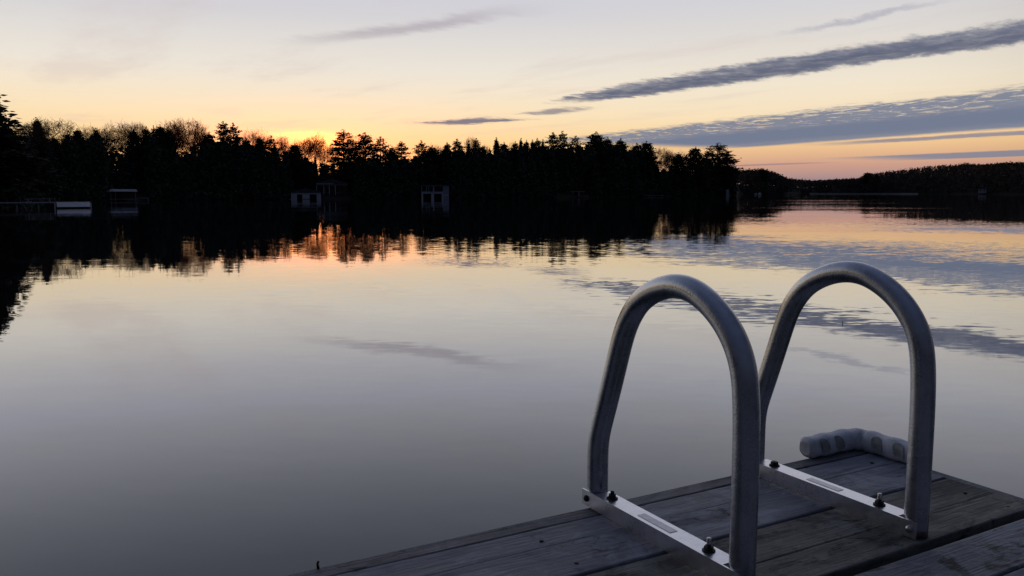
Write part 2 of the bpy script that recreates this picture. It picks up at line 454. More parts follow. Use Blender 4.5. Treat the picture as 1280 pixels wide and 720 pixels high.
def build_terrain():
    az = [a * 3.0 for a in range(-60, -12)] + [-36 + 0.3 * k for k in range(241)] + [a * 3.0 for a in range(13, 60)]
    az = sorted(set(round(a, 3) for a in az))
    offs = [-30, -4, -1, 0, 1.2, 4, 10, 25, 60, 120, 240, 600, 2600]
    mb = MB(); rows = []
    for a in az:
        D = shore(a); row = []
        for k, o in enumerate([-0.95 * D] + offs):
            d = D + (o if o > -29.9 or k == 0 else -min(30, D * 0.6))
            if k == 0: d = D * 0.05
            z = ground(a, d) if d > 0.1 * D else -2.5
            row.append((math.sin(R(a)) * d, math.cos(R(a)) * d, z))
        rows.append(row)
    rows.append(rows[0])
    mb.grid_rings(rows, closed=False, cap=False)
    o = mb.build('terrain', M['soil']); tag(o, kind='structure')
    mb = MB()
    n = 128
    mb.v = [(0, 0, 0)] + [(math.sin(2 * math.pi * k / n) * 3000, math.cos(2 * math.pi * k / n) * 3000, 0) for k in range(n)]
    mb.f = [(0, 1 + (k + 1) % n, 1 + k) for k in range(n)]; mb.smooth = [False] * n
    o = mb.build('water', M['water']); tag(o, kind='structure')
    # pale strip of beach on the farthest shore
    mb = MB(); L = []
    for x in range(1012, 1152, 4):
        a = math.degrees(az_of(x)); D = shore(a) - 3.0
        L.append((a, D))
    rows = [[(math.sin(R(a)) * (D + q), math.cos(R(a)) * (D + q), z) for q, z in ((0, -0.1), (1.5, 0.35), (3.5, 0.85), (7, 1.4))] for a, D in L]
    mb.grid_rings(rows, closed=False, cap=False)
    tag(mb.build('beach', M['sand']), kind='structure')
build_terrain()

# ------------------------------------------------------------------ tree prototypes (10 units tall)
def conifer(seed, kind):
    rnd = random.Random(seed)
    trunk, crown = MB(), MB()
    bend = [(rnd.uniform(-.08, .08), rnd.uniform(-.08, .08)) for _ in range(6)]
    def axis(z):
        k = z / 10 * 5; i = min(4, int(k)); f = k - i
        return Vector((bend[i][0] * (1 - f) + bend[i + 1][0] * f, bend[i][1] * (1 - f) + bend[i + 1][1] * f, z))
    zs = [0, 1, 2.5, 4.5, 6.5, 8.5, 9.7]
    for a, b in zip(zs, zs[1:]):
        trunk.rod(axis(a) if a else axis(0) - Vector((0, 0, .3)), axis(b), 0.17 * (1 - a / 10.4), 0.17 * (1 - b / 10.4), 7)
    if kind == 'pine':       # irregular plumes with gaps
        z, step, z0 = 1.6, (0.26, 0.50), 1.6
        prof = lambda h: (2.0 * (1 - h) ** 0.8 + 0.20) * (0.6 + 0.4 * min(1, h * 3))
    elif kind == 'spruce':
        z, step, z0 = 0.8, (0.15, 0.25), 0.8
        prof = lambda h: 1.75 * (1 - h) ** 0.95 + 0.07
    else:                    # round-headed, dense
        z, step, z0 = 1.4, (0.24, 0.42), 1.4
        prof = lambda h: 1.75 * max(0.0, 1 - max(0.0, (h - .35) / .66) ** 1.6) + .10
    while z < 9.35:
        h = (z - z0) / (10 - z0)
        r = prof(h)
        k = rnd.choice((3, 4, 5)) if kind == 'pine' else rnd.choice((5, 6, 7))
        off = rnd.uniform(0, 6.28)
        whorl = rnd.uniform(0.6, 1.25) if kind == 'pine' else rnd.uniform(0.82, 1.12)
        for j in range(k):
            a = off + 6.283 * j / k + rnd.uniform(-.35, .35)
            L = r * whorl * rnd.uniform(0.65, 1.2)
            rise = {'pine': rnd.uniform(0.05, 0.38) + 0.5 * h * h, 'spruce': rnd.uniform(-0.40, 0.05) + 0.45 * h * h, 'round': rnd.uniform(0.1, 0.5) + 0.3 * h}[kind]
            d = Vector((math.cos(a), math.sin(a), 0))
            p0 = axis(z)
            tip = p0 + d * L + Vector((0, 0, L * rise))
            crown.rod(p0, tip, 0.05 * (1.1 - h), 0.015, 3)
            nt_ = max(3, int(L * (5.2 if kind == 'pine' else 5.8)))
            for q in range(nt_):
                f = 0.25 + 0.75 * (q + rnd.random()) / nt_
                c = p0.lerp(tip, f)
                sp = 0.28 * (0.45 + 0.75 * math.sin(min(1, f * 1.05) * 2.4)) * min(1.0, .30 + .62 * L); lf = min(1.0, .50 + .45 * L)
                for _ in range(8):
                    cc = c + Vector((rnd.gauss(0, sp * .62), rnd.gauss(0, sp * .62), rnd.gauss(0.04, sp * (.5 if kind == 'spruce' else .36))))
                    u_ = Vector((d.x + rnd.gauss(0, .6), d.y + rnd.gauss(0, .6), rnd.gauss(0.25 if kind != 'spruce' else -.1, .45))).normalized()
                    w_ = u_.orthogonal(); w_.rotate(Matrix.Rotation(rnd.uniform(0, 6.28), 3, u_)); w_.normalize()
                    l_, s_ = rnd.uniform(.14, .30) * lf, rnd.uniform(.06, .125) * lf
                    crown.face([cc - u_ * l_ * .3, cc + w_ * s_ + u_ * l_ * .25, cc + u_ * l_, cc - w_ * s_ + u_ * l_ * .25])
        z += rnd.uniform(*step) * (1.0 - 0.35 * h)
    # leader tuft
    for _ in range(70):
        q = rnd.random(); wd = .04 + .20 * (1 - q)
        cc = axis(9.6) + Vector((rnd.gauss(0, wd), rnd.gauss(0, wd), -.7 + 1.15 * q))
        u_ = Vector((rnd.gauss(0, .7), rnd.gauss(0, .7), .8)).normalized(); w_ = u_.orthogonal(); w_.rotate(Matrix.Rotation(rnd.uniform(0, 6.28), 3, u_))
        w_.normalize()
        crown.face([cc, cc + w_ * .06 + u_ * .08, cc + u_ * .2, cc - w_ * .06 + u_ * .08])
    return trunk, crown

def bare(seed, spread=1.0):
    rnd = random.Random(seed)
    trunk, crown = MB(), MB()
    lumps = [(Vector((rnd.gauss(0, 1), rnd.gauss(0, 1), rnd.gauss(.3, .8))).normalized(), rnd.uniform(-.28, .22)) for _ in range(14)]
    def inside(p):
        q = Vector((p.x / 3.2, p.y / 3.2, (p.z - 6.0) / 3.95)); n = q.length
        if n < .3: return 0
        k = 1.0 + sum(a * max(0.0, (q / n).dot(v) - .72) / .28 for v, a in lumps)
        return n / max(.55, k)
    def limb(p, d, L, r, depth):
        """one bent branch with twigs leaving along it"""
        n = 4 if depth < 2 else 3
        for k in range(n):
            d = (d + Vector((rnd.gauss(0, .13), rnd.gauss(0, .13), rnd.gauss(.06, .08)))).normalized()
            p2 = p + d * (L / n); r2 = r * (.84 if depth < 3 else .72)
            if inside(p2) > 1.0 + rnd.uniform(-.25, .10) and p2.z > 3:
                return
            (trunk if depth < 1 else crown).rod(p, p2, max(r, .0105), max(r2, .0095), 6 if depth < 2 else 3)
            p, r = p2, r2
            if depth >= 1 or k >= 2:
                if depth < 6:
                    for _ in range(1 if depth < 4 else rnd.choice((0, 1, 1))):
                        fork(p, d, L * rnd.uniform(.5, .75), r * .6, depth + 1)
        if depth < 6:
            for _ in range(4 if depth == 0 else (2 if depth < 3 else 1)):
                fork(p, d, L * rnd.uniform(.7, .95), r * .72, depth + 1)
    def fork(p, d, L, r, depth):
        q = d.orthogonal().normalized(); q.rotate(Matrix.Rotation(rnd.uniform(0, 6.28), 3, d))
        a = rnd.uniform(.35, 1.0) * spread
        limb(p, (d * math.cos(a) + q * math.sin(a) + Vector((0, 0, .12))).normalized(), max(.32, L), r, depth)
    limb(Vector((0, 0, -.3)), Vector((0, 0, 1)), 3.6, .17, 0)
    return trunk, crown

PROTO = {}
def make_protos():
    for kind, n in (('pine', 5), ('spruce', 3), ('round', 4)):
        for k in range(n):
            t, c = conifer(100 * len(kind) + k * 7 + 3, kind)
            PROTO[kind, k] = (t.data('trunk', M['bark']), c.data('crown', M['needles'] if k % 2 else M['needles_warm']))
    for k in range(4):
        t, c = bare(40 + k * 11, 1.0 + .1 * (k % 2))
        PROTO['bare', k] = (t.data('trunk', M['bark']), c.data('crown', M['twig']))
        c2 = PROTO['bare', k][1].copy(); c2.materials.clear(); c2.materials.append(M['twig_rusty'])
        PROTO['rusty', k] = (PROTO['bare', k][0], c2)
make_protos()
NVAR = {'pine': 5, 'spruce': 3, 'round': 4, 'bare': 4, 'rusty': 4}
NAME = {'pine': 'pine_tree', 'spruce': 'spruce_tree', 'round': 'evergreen_tree', 'bare': 'bare_tree', 'rusty': 'bare_tree'}
CAT = {'pine': 'pine tree', 'spruce': 'spruce tree', 'round': 'evergreen tree', 'bare': 'bare tree', 'rusty': 'bare tree'}
trnd = random.Random(5)
count = {}
def crown_halfwidth(me):
    return max(1.0, sorted(abs(v.co.x) for v in me.vertices)[int(len(me.vertices) * .97)])
HALF = {}
def tree(kind, x, ytop, half, back, label, group='trees of the dark wood along the far shore', var=None, rot=None):
    """x, ytop: where its tip shows; half: crown half-width in photo pixels; back: metres behind the waterline"""
    a = math.degrees(az_of(x)); d = shore(a) + back
    z0 = ground(a, d); h = top_z(x, ytop, d) - z0
    k = count.get(kind, 0); count[kind] = k + 1
    k = k % NVAR[kind] if var is None else var
    o = thing(NAME[kind], label, CAT[kind], (math.sin(R(a)) * d, math.cos(R(a)) * d, z0), trnd.uniform(0, 6.28) if rot is None else rot, group)
    t, c = PROTO[kind, k]
    if (kind, k) not in HALF:
        HALF[kind, k] = (crown_halfwidth(c), max(v.co.z for v in c.vertices))
    hw, tall = HALF[kind, k]
    if kind == 'round': half *= 1.05
    if kind in ('bare', 'rusty'): half *= 1.18
    sz = h / tall; sx = half * d / F_PX / hw * trnd.uniform(.88, 1.2)
    for nm, me in (('trunk', t), ('crown', c)):
        q = link(nm, me, o); q.scale = (sx, sx, sz)
    return o

TREES = [
    # kind, x, ytop, halfwidth px, metres behind shore, label
    ('spruce', -17, 88, 43, 4, 'tall near spruce with drooping boughs at the left end of the shore', 0),
    ('bare', 36, 144, 15, 25, 'thin bare tree between the big drooping spruce and a small pointed spruce'),
    ('spruce', 52, 146, 13, 10, 'small pointed spruce beside the big drooping spruce', 1),
    ('bare', 75, 147, 23, 26, 'wide bare tree with sky through its twigs just right of the small pointed spruce'),
    ('round', 71, 169, 9, 9, 'low dark evergreen bush in front of the wide bare tree'),
    ('round', 89, 163, 9, 12, 'rounded dark evergreen at the right foot of the wide bare tree'),
    ('round', 101, 160, 9, 14, 'dark evergreen above the pale panelled pier end'),
    ('bare', 116, 152, 15, 28, 'low arching bare tree above the end of the pale pier'),
    ('round', 124, 159, 8, 12, 'dark evergreen left of the metal roofed boat shelter, under a bare crown'),
    ('bare', 143, 150, 15, 30, 'bare tree forming the left half of a broad dome of twigs'),
    ('bare', 163, 147, 22, 30, 'big bare tree forming the middle of a broad dome of twigs', 2),
    ('bare', 181, 151, 13, 30, 'bare tree at the right end of the broad dome of twigs'),
    ('round', 171, 160, 8, 12, 'dark evergreen under the right part of the twig dome'),
    ('round', 187, 157, 7, 12, 'first of four close dark evergreens left of the rust tinted bare tree'),
    ('pine', 196, 156, 7, 12, 'second of four close dark evergreens left of the rust tinted bare tree'),
    ('round', 204, 155, 8, 13, 'third and tallest of four close dark evergreens beside the rust tinted bare tree'),
    ('round', 214, 158, 7, 12, 'fourth of four close dark evergreens, touching the rust tinted bare tree'),
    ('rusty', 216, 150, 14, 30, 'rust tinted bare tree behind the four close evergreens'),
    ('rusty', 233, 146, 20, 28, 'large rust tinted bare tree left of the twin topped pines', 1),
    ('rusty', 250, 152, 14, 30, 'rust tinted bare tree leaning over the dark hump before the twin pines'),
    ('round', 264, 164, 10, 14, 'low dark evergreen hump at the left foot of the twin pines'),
    ('pine', 282, 151, 15, 14, 'left and taller of the twin topped pines', 2),
    ('pine', 294, 153, 14, 15, 'right one of the twin topped pines', 3),
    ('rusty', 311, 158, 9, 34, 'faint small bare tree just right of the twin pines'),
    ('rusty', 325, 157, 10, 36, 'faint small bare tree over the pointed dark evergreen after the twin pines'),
    ('round', 310, 171, 9, 14, 'low dark evergreen at the right foot of the twin pines'),
    ('spruce', 326, 169, 11, 14, 'pointed dark evergreen below the faint small bare trees'),
    ('pine', 341, 169, 11, 14, 'dark pine left of the brightest patch of sky'),
    ('bare', 355, 165, 12, 30, 'bare tree right under the brightest yellow streak of sky'),
    ('round', 370, 179, 13, 14, 'broad dark evergreen left of the glowing orange bare tree'),
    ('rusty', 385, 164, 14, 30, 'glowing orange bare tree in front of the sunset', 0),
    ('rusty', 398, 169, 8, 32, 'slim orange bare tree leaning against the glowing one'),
    ('spruce', 383, 193, 6, 12, 'short dark spruce under the glowing orange bare tree'),
    ('spruce', 395, 193, 5, 12, 'short narrow spruce under the slim orange bare tree'),
    ('bare', 408, 170, 7, 30, 'slender bare tree showing thin trunks against the sunset glow'),
    ('rusty', 418, 174, 8, 30, 'orange bare tree touching the tall layered pine'),
    ('pine', 430, 161, 15, 14, 'tall layered pine standing right of the sunset gap', 0),
    ('rusty', 444, 168, 8, 34, 'thin bare tree between the tall layered pine and its bushy neighbour'),
    ('pine', 458, 165, 15, 14, 'bushy pine beside the tall layered pine', 1),
    ('pine', 477, 170, 11, 14, 'ragged pine with sky through its lower limbs, right of the bushy pine', 4),
    ('round', 491, 182, 9, 14, 'low dark evergreen between two pointed pines above the shore'),
    ('pine', 503, 176, 12, 14, 'pointed pine left of the two storey boathouse', 2),
    ('pine', 527, 175, 12, 14, 'pointed pine with open limbs above the left side of the two storey boathouse', 3),
    ('round', 541, 181, 9, 14, 'rounded evergreen above the middle of the two storey boathouse'),
    ('bare', 549, 178, 8, 30, 'small pale bare tree peeping out above the two storey boathouse'),
    ('round', 559, 177, 9, 14, 'dense evergreen above the right side of the two storey boathouse'),
    ('pine', 572, 173, 11, 14, 'dark pine right of the two storey boathouse', 1),
    ('spruce', 586, 175, 7, 14, 'narrow spruce between the pine and a thin bare tree'),
    ('bare', 591, 169, 8, 30, 'thin bare tree rising behind the narrow spruce'),
    ('pine', 596, 172, 10, 14, 'pine with a pointed tip just right of the thin bare tree', 4),
    ('bare', 607, 177, 8, 30, 'low bare tree in the dip under the small dark cloud'),
    ('spruce', 621, 171, 11, 14, 'pointed spruce right of the dip under the small dark cloud'),
    ('round', 630, 177, 8, 14, 'rounded evergreen leaning against the pointed spruce'),
    ('bare', 638, 174, 9, 30, 'domed bare crown between evergreens left of a row of small tips'),
    ('round', 644, 176, 7, 14, 'dark evergreen at the right edge of the domed bare crown'),
    ('spruce', 651, 172, 8, 14, 'first pointed tip in a row of small evergreens'),
    ('round', 658, 174, 7, 14, 'second tip in the row of small evergreens'),
    ('spruce', 665, 174, 7, 14, 'third tip in the row of small evergreens'),
    ('round', 671, 172, 8, 14, 'fourth tip in the row of small evergreens, a round one'),
    ('spruce', 678, 173, 7, 14, 'last tip in the row of small evergreens'),
    ('pine', 691, 165, 13, 14, 'tall shaggy pine left of the flat roofed boat port', 2),
    ('pine', 703, 163, 12, 15, 'tall pine with a tufted tip above the flat roofed boat port', 0),
    ('pine', 719, 169, 10, 14, 'pine with slanting limbs left of the great rounded evergreen', 4),
    ('round', 745, 164, 18, 16, 'great rounded dark evergreen where the cloud bank starts', 1),
    ('round', 759, 171, 10, 16, 'dark evergreen on the right shoulder of the great rounded one'),
    ('round', 775, 172, 11, 16, 'round topped evergreen against the cloud bank'),
    ('bare', 786, 176, 8, 30, 'grey bare tree just right of the round topped evergreen'),
    ('round', 795, 178, 9, 16, 'low evergreen in front of the cloud bank'),
    ('round', 807, 176, 13, 16, 'broad evergreen left of the gap with light showing through twigs'),
    ('bare', 826, 182, 9, 24, 'bare tree with light showing through at the gap near the point'),
    ('bare', 838, 185, 9, 24, 'second bare tree at the gap, nearer the point'),
    ('bare', 852, 186, 10, 26, 'bare tree behind the dark evergreen near the point'),
    ('round', 847, 190, 9, 10, 'dark evergreen standing in front of the bare trees near the point'),
    ('round', 868, 183, 11, 10, 'flat topped evergreen left of the last tall pine', 2),
    ('pine', 883, 188, 7, 12, 'small evergreen between the flat topped one and the last tall pine', 3),
    ('pine', 897, 178, 20, 8, 'tall pine at the tip of the point with limbs reaching out over the water', 0),
    ('pine', 908, 190, 11, 6, 'shorter pine leaning out at the very tip of the point', 4),
]
for q in TREES:
    tree(*q[:6], var=q[6] if len(q) > 6 else None)
FAR = [('round', 952, 210, 6, 20, 'small tree crest rising above the distant low shore'),
       ('round', 1083, 215, 6, 30, 'round tree crest at the left end of the distant hillside wood'),
       ('spruce', 1095, 217, 5, 30, 'pointed tree beside the round crest of the distant hillside wood')]
for q in FAR: tree(*q[:6], group='trees standing out of the distant wood')

# ------------------------------------------------------------------ wood masses nobody could count
def tuft(mb, rnd, c, s, n, flat=.7):
    for _ in range(n):
        cc = Vector((c[0] + rnd.gauss(0, s[0]), c[1] + rnd.gauss(0, s[0]), c[2] + rnd.gauss(0, s[1])))
        u_ = Vector((rnd.gauss(0, 1), rnd.gauss(0, 1), rnd.gauss(0, flat))).normalized()
        w_ = u_.orthogonal(); w_.rotate(Matrix.Rotation(rnd.uniform(0, 6.28), 3, u_)); w_.normalize()
        l_ = s[2] * rnd.uniform(.6, 1.3)
        mb.face([cc - u_ * l_, cc + w_ * l_ * .45, cc + u_ * l_, cc - w_ * l_ * .45])

CAP = [(-80, 160), (0, 168), (50, 176), (72, 182), (100, 170), (130, 172), (150, 184), (170, 174), (200, 172), (224, 192), (250, 180), (280, 172), (320, 182),
       (360, 190), (385, 203), (412, 206), (430, 206), (450, 200), (480, 206), (500, 202), (530, 194), (560, 190), (600, 186), (640, 184), (690, 184),
       (720, 182), (745, 184), (775, 184), (800, 190), (826, 211), (842, 214), (872, 216), (885, 210), (900, 206), (912, 214), (919, 226)]
def shore_wood():
    rnd = random.Random(11); mb = MB()
    clear = ((131, 186, 9), (362, 440, 18), (524, 564, 9), (692, 738, 8), (906, 914, 4))
    for i in range(2400):
        x = rnd.uniform(-70, 918); a = math.degrees(az_of(x))
        back = 1.5 + 40 * rnd.random() ** 1.5 if i < 1500 else rnd.uniform(-.3, 5)
        if any(p < x < q and back < m for p, q, m in clear): continue
        if x > 860: back = min(back, 14)
        d = shore(a) + back; z0 = ground(a, d)
        if back < 4: hmax = rnd.uniform(.8, 3.0)
        else:
            cap = top_z(x, interp(CAP, x) - 3, d) - z0
            hmax = cap * rnd.uniform(.55, 1.0)
        px, py = math.sin(R(a)) * d, math.cos(R(a)) * d
        n = max(4, int(hmax / .55)); w = .16 * hmax + .5
        sz = .0022 * d * 0.9 + .10
        for k in range(n):
            f = (k + rnd.random()) / n
            rr = w * (1.05 - .85 * f)
            tuft(mb, rnd, (px, py, z0 + hmax * f * .97), (rr * .55, .30, sz), 9)
    o = mb.build('shore_wood', M['needles'])
    tag(o, 'unlit mass of dark undergrowth and trees along the near far shore', 'wood', kind='stuff')
shore_wood()

HILL = [(914, 213), (930, 214), (945, 212), (958, 213), (972, 218), (984, 224), (1000, 225), (1018, 226), (1034, 225), (1056, 224), (1075, 223), (1084, 218), (1100, 216),
        (1125, 213), (1150, 209.5), (1165, 207.5), (1190, 206.5), (1205, 204.5), (1225, 206), (1245, 204.5), (1280, 203), (1340, 202)]
def far_wood():
    rnd = random.Random(23); mb = MB()
    for i in range(3600):
        x = rnd.uniform(912, 1345); a = math.degrees(az_of(x))
        D = shore(a)
        if 917 < x < 924: D = 645
        back = 2 + 230 * rnd.random() ** 1.3
        if x < 985: back = min(back, 90)
        d = D + back; z0 = ground(a, d)
        cap = top_z(x, interp(HILL, x), d) - z0
        h = min(cap, rnd.uniform(9, 18)) * rnd.uniform(.93, 1.0)
        if cap < 2: continue
        if back < 10: h = min(h, rnd.uniform(3, 12))
        if back > 150 or (x < 985 and back > 55): h = cap * rnd.uniform(.94, 1.0)
        px, py = math.sin(R(a)) * d, math.cos(R(a)) * d
        w = rnd.uniform(1.6, 3.2)
        for k in range(5):
            f = (k + rnd.random()) / 5
            tuft(mb, rnd, (px, py, z0 + h * (.25 + .72 * f)), (w * math.sqrt(max(.08, 1 - f * .9)) * .55, h * .08, .95), 7)
    o = mb.build('hillside_wood', M['far_wood'])
    tag(o, 'distant dark wooded hillside along the far end of the lake', 'wood', kind='stuff')
far_wood()

# ------------------------------------------------------------------ buildings and docks on the far shore
def spot(x, d, z=0.0):
    a = az_of(x); return (math.sin(a) * d, math.cos(a) * d, z), -a     # rotated so its front faces the camera
def dist_at(ywater, z=0.0):
    return (CAM_Z - z) * F_PX / (ywater - HOR)
def m_per_px(d): return d / F_PX

def pier():
    d = 92.0; k = m_per_px(d); loc, rz = spot(68, d)
    o = thing('pier', 'long low pier with a pale panelled end by the left shore', 'pier', loc, rz)
    top = .60
    mb = MB(); mb.box(-90 * k, -.05, top - .10, 0, 1.9, top); mb.box(.0, 0.0, top - .10, 34.5 * k, 1.9, top)
    mb.build('deck', M['pale_siding'], o, .01)
    mb = MB()
    sec = lambda x: [(x, -.52, .14), (x, -.49, .12), (x, -.012, top - .09), (x, -.012, top - .01), (x, -.04, top - .01)]  # made-up slope, so the panel catches more sky and looks brighter
    mb.grid_rings([sec(1.5 * k), sec(34 * k)], smooth=False)
    mb.build('fascia_panel', M['pale_vinyl'], o, .01)
    for px in (-.3, 34.6):
        mb = MB(); mb.box(px * k - .06, -.74, -1.5, px * k + .06, -.645, top - .1)
        mb.build('corner_post', M['white_paint'], o, .01)
    for px in (-80, -57, -36, -16):
        mb = MB(); mb.rod((px * k, .2, -1.8), (px * k, .2, top - .10), .09, .08, 10)
        mb.build('post', M['dock_timber'], o)
    # grab hoop on the pier
    l2, r2 = spot(70.5, d + .35, top)
    h = thing('ladder_hoop', 'dark curved ladder hoop standing on the pale pier', 'grab rail', l2, r2)
    for s in (-1, 1):
        pts = [Vector((s * .22, 0, 0))] + [Vector((s * .22, .02 + .16 * (1 - math.cos(t)), .28 + .16 * math.sin(t))) for t in [math.pi * q / 8 for q in range(9)]] + [Vector((s * .22, .34, 0))]
        mb = MB()
        for p, q in zip(pts, pts[1:]): mb.rod(p, q, .03, .03, 8)
        mb.build('hoop', M['black_iron'], h)
    l3, r3 = spot(48, d + .9, top)
    b = thing('bench', 'low plain bench standing on the long pier', 'bench', l3, r3)
    mb = MB(); mb.box(-1.2, -.2, .28, 1.2, .2, .34); mb.build('seat', M['dock_timber'], b, .01)
    for s in (-.9, .9):
        mb = MB(); mb.box(s - .05, -.18, 0, s + .05, .18, .28); mb.build('leg', M['dock_timber'], b, .01)
pier()

def shelter():
    d = 169.0; k = m_per_px(d); loc, rz = spot(150, d)
    o = thing('boat_shelter', 'low boat shelter with a pale metal roof on the left shore', 'boat shelter', loc, rz)
    w = 17 * k; zt = top_z(150, 239.6, d)
    mb = MB()
    pts = [(-w - .1, -.3, zt), (w + .2, -.3, zt - .02), (w, 2.6, zt + .42), (-w + .3, 2.6, zt + .42)]
    mb.face(pts); mb.face([(p[0], p[1], p[2] + .06) for p in pts])
    for i in range(4):
        a, b = pts[i], pts[(i + 1) % 4]
        mb.face([a, b, (b[0], b[1], b[2] + .06), (a[0], a[1], a[2] + .06)])
    mb.build('roof', M['grey_metal_roof'], o)
    mb = MB(); mb.box(-w + .35, 2.2, .3, w - .1, 2.35, zt + .3); mb.build('back_wall', M['brown_siding'], o)
    mb = MB(); mb.box(.2, 0.9, .3, w - .1, 1.0, zt - .02); mb.build('side_panel', M['brown_siding'], o)
    for x in (-w + .05, -w * .55, -w * .28, w * .93):
        mb = MB(); mb.box(x - .05, -.05, -1.2, x + .05, .05, zt - .005); mb.build('post', M['pale_siding'], o)
    mb = MB(); mb.box(-w, .3, .25, w, 3.5, .4); mb.build('floor', M['dock_timber'], o)
    loc, rz = spot(178, d)
    o = thing('short_dock', 'short bare dock beside the low boat shelter', 'dock', loc, rz)
    mb = MB(); mb.box(-6.5 * k, 0, .48, 6.5 * k, 1.6, .58); mb.build('deck', M['dock_timber'], o)
    for x in (-5.5 * k, 5.5 * k):
        mb = MB(); mb.rod((x, .3, -1.3), (x, .3, .48), .07, .07, 8); mb.build('post', M['dock_timber'], o)
shelter()

def frame_wall(mb, x0, x1, z0, z1, holes, y0=0.0, y1=.12):
    """wall in the xz plane with rectangular openings (hx0, hx1, hz0, hz1), butted boxes"""
    xs = sorted({x0, x1} | {h[0] for h in holes} | {h[1] for h in holes})
    zs = sorted({z0, z1} | {h[2] for h in holes} | {h[3] for h in holes})
    for a, b in zip(xs, xs[1:]):
        run = None
        for c, e in zip(zs, zs[1:]):
            mx, mz = (a + b) / 2, (c + e) / 2
            open_ = any(h[0] < mx < h[1] and h[2] < mz < h[3] for h in holes)
            if not open_:
                run = [c, e] if run is None else [run[0], e]
            if open_ or e == zs[-1]:
                if run: mb.box(a, y0, run[0], b, y1, run[1]); run = None

def double_boathouse():
    d = 197.0; k = m_per_px(d); loc, rz = spot(382.5, d)
    o = thing('boathouse', 'low white boathouse with two dark boat doors side by side', 'boathouse', loc, rz)
    X = lambda px: (px - 382.5) * k
    Z = lambda py: top_z(382, py, d)
    mb = MB(); frame_wall(mb, X(365), X(400), -.2, Z(241), [(X(372), X(378), -.2, Z(243)), (X(386.7), X(394.8), -.2, Z(243))])
    mb.box(X(365), .12, -.2, X(365) + .12, 5.5, Z(241)); mb.box(X(400) - .12, .12, -.2, X(400), 5.5, Z(241))
    mb.build('wall', M['white_paint'], o)
    for a, b in ((372, 378), (386.7, 394.8)):
        mb = MB(); mb.box(X(a), .5, -.2, X(b), .6, Z(243)); mb.build('door', M['dark_interior'], o)  # near-black sheet painting the shade inside the open boat slip
    mb = MB(); zt = Z(241)
    ring = lambda y: [(X(364), y, zt + .02), (X(401), y, zt + .02), (X(401), y, zt + .10), (X(382.5), y, zt + 1.1), (X(364), y, zt + .10)]
    mb.grid_rings([ring(-.3), ring(5.7)], smooth=False); mb.build('roof', M['shingle'], o)
    mb = MB(); mb.box(X(363), -.5, -.5, X(365) - .02, 5.5, .15); mb.box(X(378.3), -.9, -.6, X(386.4), -.02, .15)
    mb.build('crib', M['dock_timber'], o)
double_boathouse()

def cottage(x, d, z0, w, h, dep, label, wall, roof, rise, windows, porch=None):
    loc, rz = spot(x, d, z0)
    o = thing('cottage', label, 'cottage', loc, rz)
    mb = MB(); frame_wall(mb, -w / 2, w / 2, -1.0, h, windows)
    mb.box(-w / 2, .12, -1, -w / 2 + .12, dep, h); mb.box(w / 2 - .12, .12, -1, w / 2, dep, h); mb.box(-w / 2 + .12, dep - .12, -1, w / 2 - .12, dep, h)
    mb.build('wall', wall, o)
    for a, b, c, e in windows:
        mb = MB(); mb.box(a + .05, .04, c + .05, b - .05, .07, e - .05); f = mb.build('window', M['glass'], o)
        mb = MB()
        t = .05
        mb.box(a, -.02, c, a + t, .10, e); mb.box(b - t, -.02, c, b, .10, e); mb.box(a + t, -.02, c, b - t, .10, c + t); mb.box(a + t, -.02, e - t, b - t, .10, e)
        mb.build('frame', M['white_paint'], f)
    ring = lambda y: [(-w / 2 - .4, y, h + .01), (w / 2 + .4, y, h + .01), (w / 2 + .4, y, h + .14), (0, y, h + rise), (-w / 2 - .4, y, h + .14)]
    mb = MB(); mb.grid_rings([ring(-.5), ring(dep + .4)], smooth=False); mb.build('roof', roof, o)
    if porch:
        mb = MB(); mb.box(-w / 2 - .1, -.56, h - .02, w / 2 - 3.2, -.503, h + .16); mb.build('fascia', M['pale_siding'], o)
        for px in porch:
            mb = MB(); mb.box(px - .07, -1.75, -1.4, px + .07, -1.6, h - .3); mb.build('porch_post', M['white_paint'], o)
        mb = MB(); mb.box(-w / 2, -1.9, h - .295, w / 2, -.51, h - .17); mb.build('porch_roof', M['pale_siding'], o)
        mb = MB(); mb.box(-w / 2, -1.9, -.35, w / 2, -.01, -.2); mb.build('porch_floor', M['dock_timber'], o)
    return o
d_ = 207.0; k_ = d_ / F_PX
cottage(415, d_, top_z(415, 245.5, d_), 36 * k_, 15 * k_, 6, 'dark cottage with a pale porch beside the low white boathouse', M['brown_siding'], M['shingle'], 1.2,
        [(-1.6, -.7, .9, 2.0), (.8, 1.9, .9, 2.0)], (-3.6, -1.9, -.6, .8))

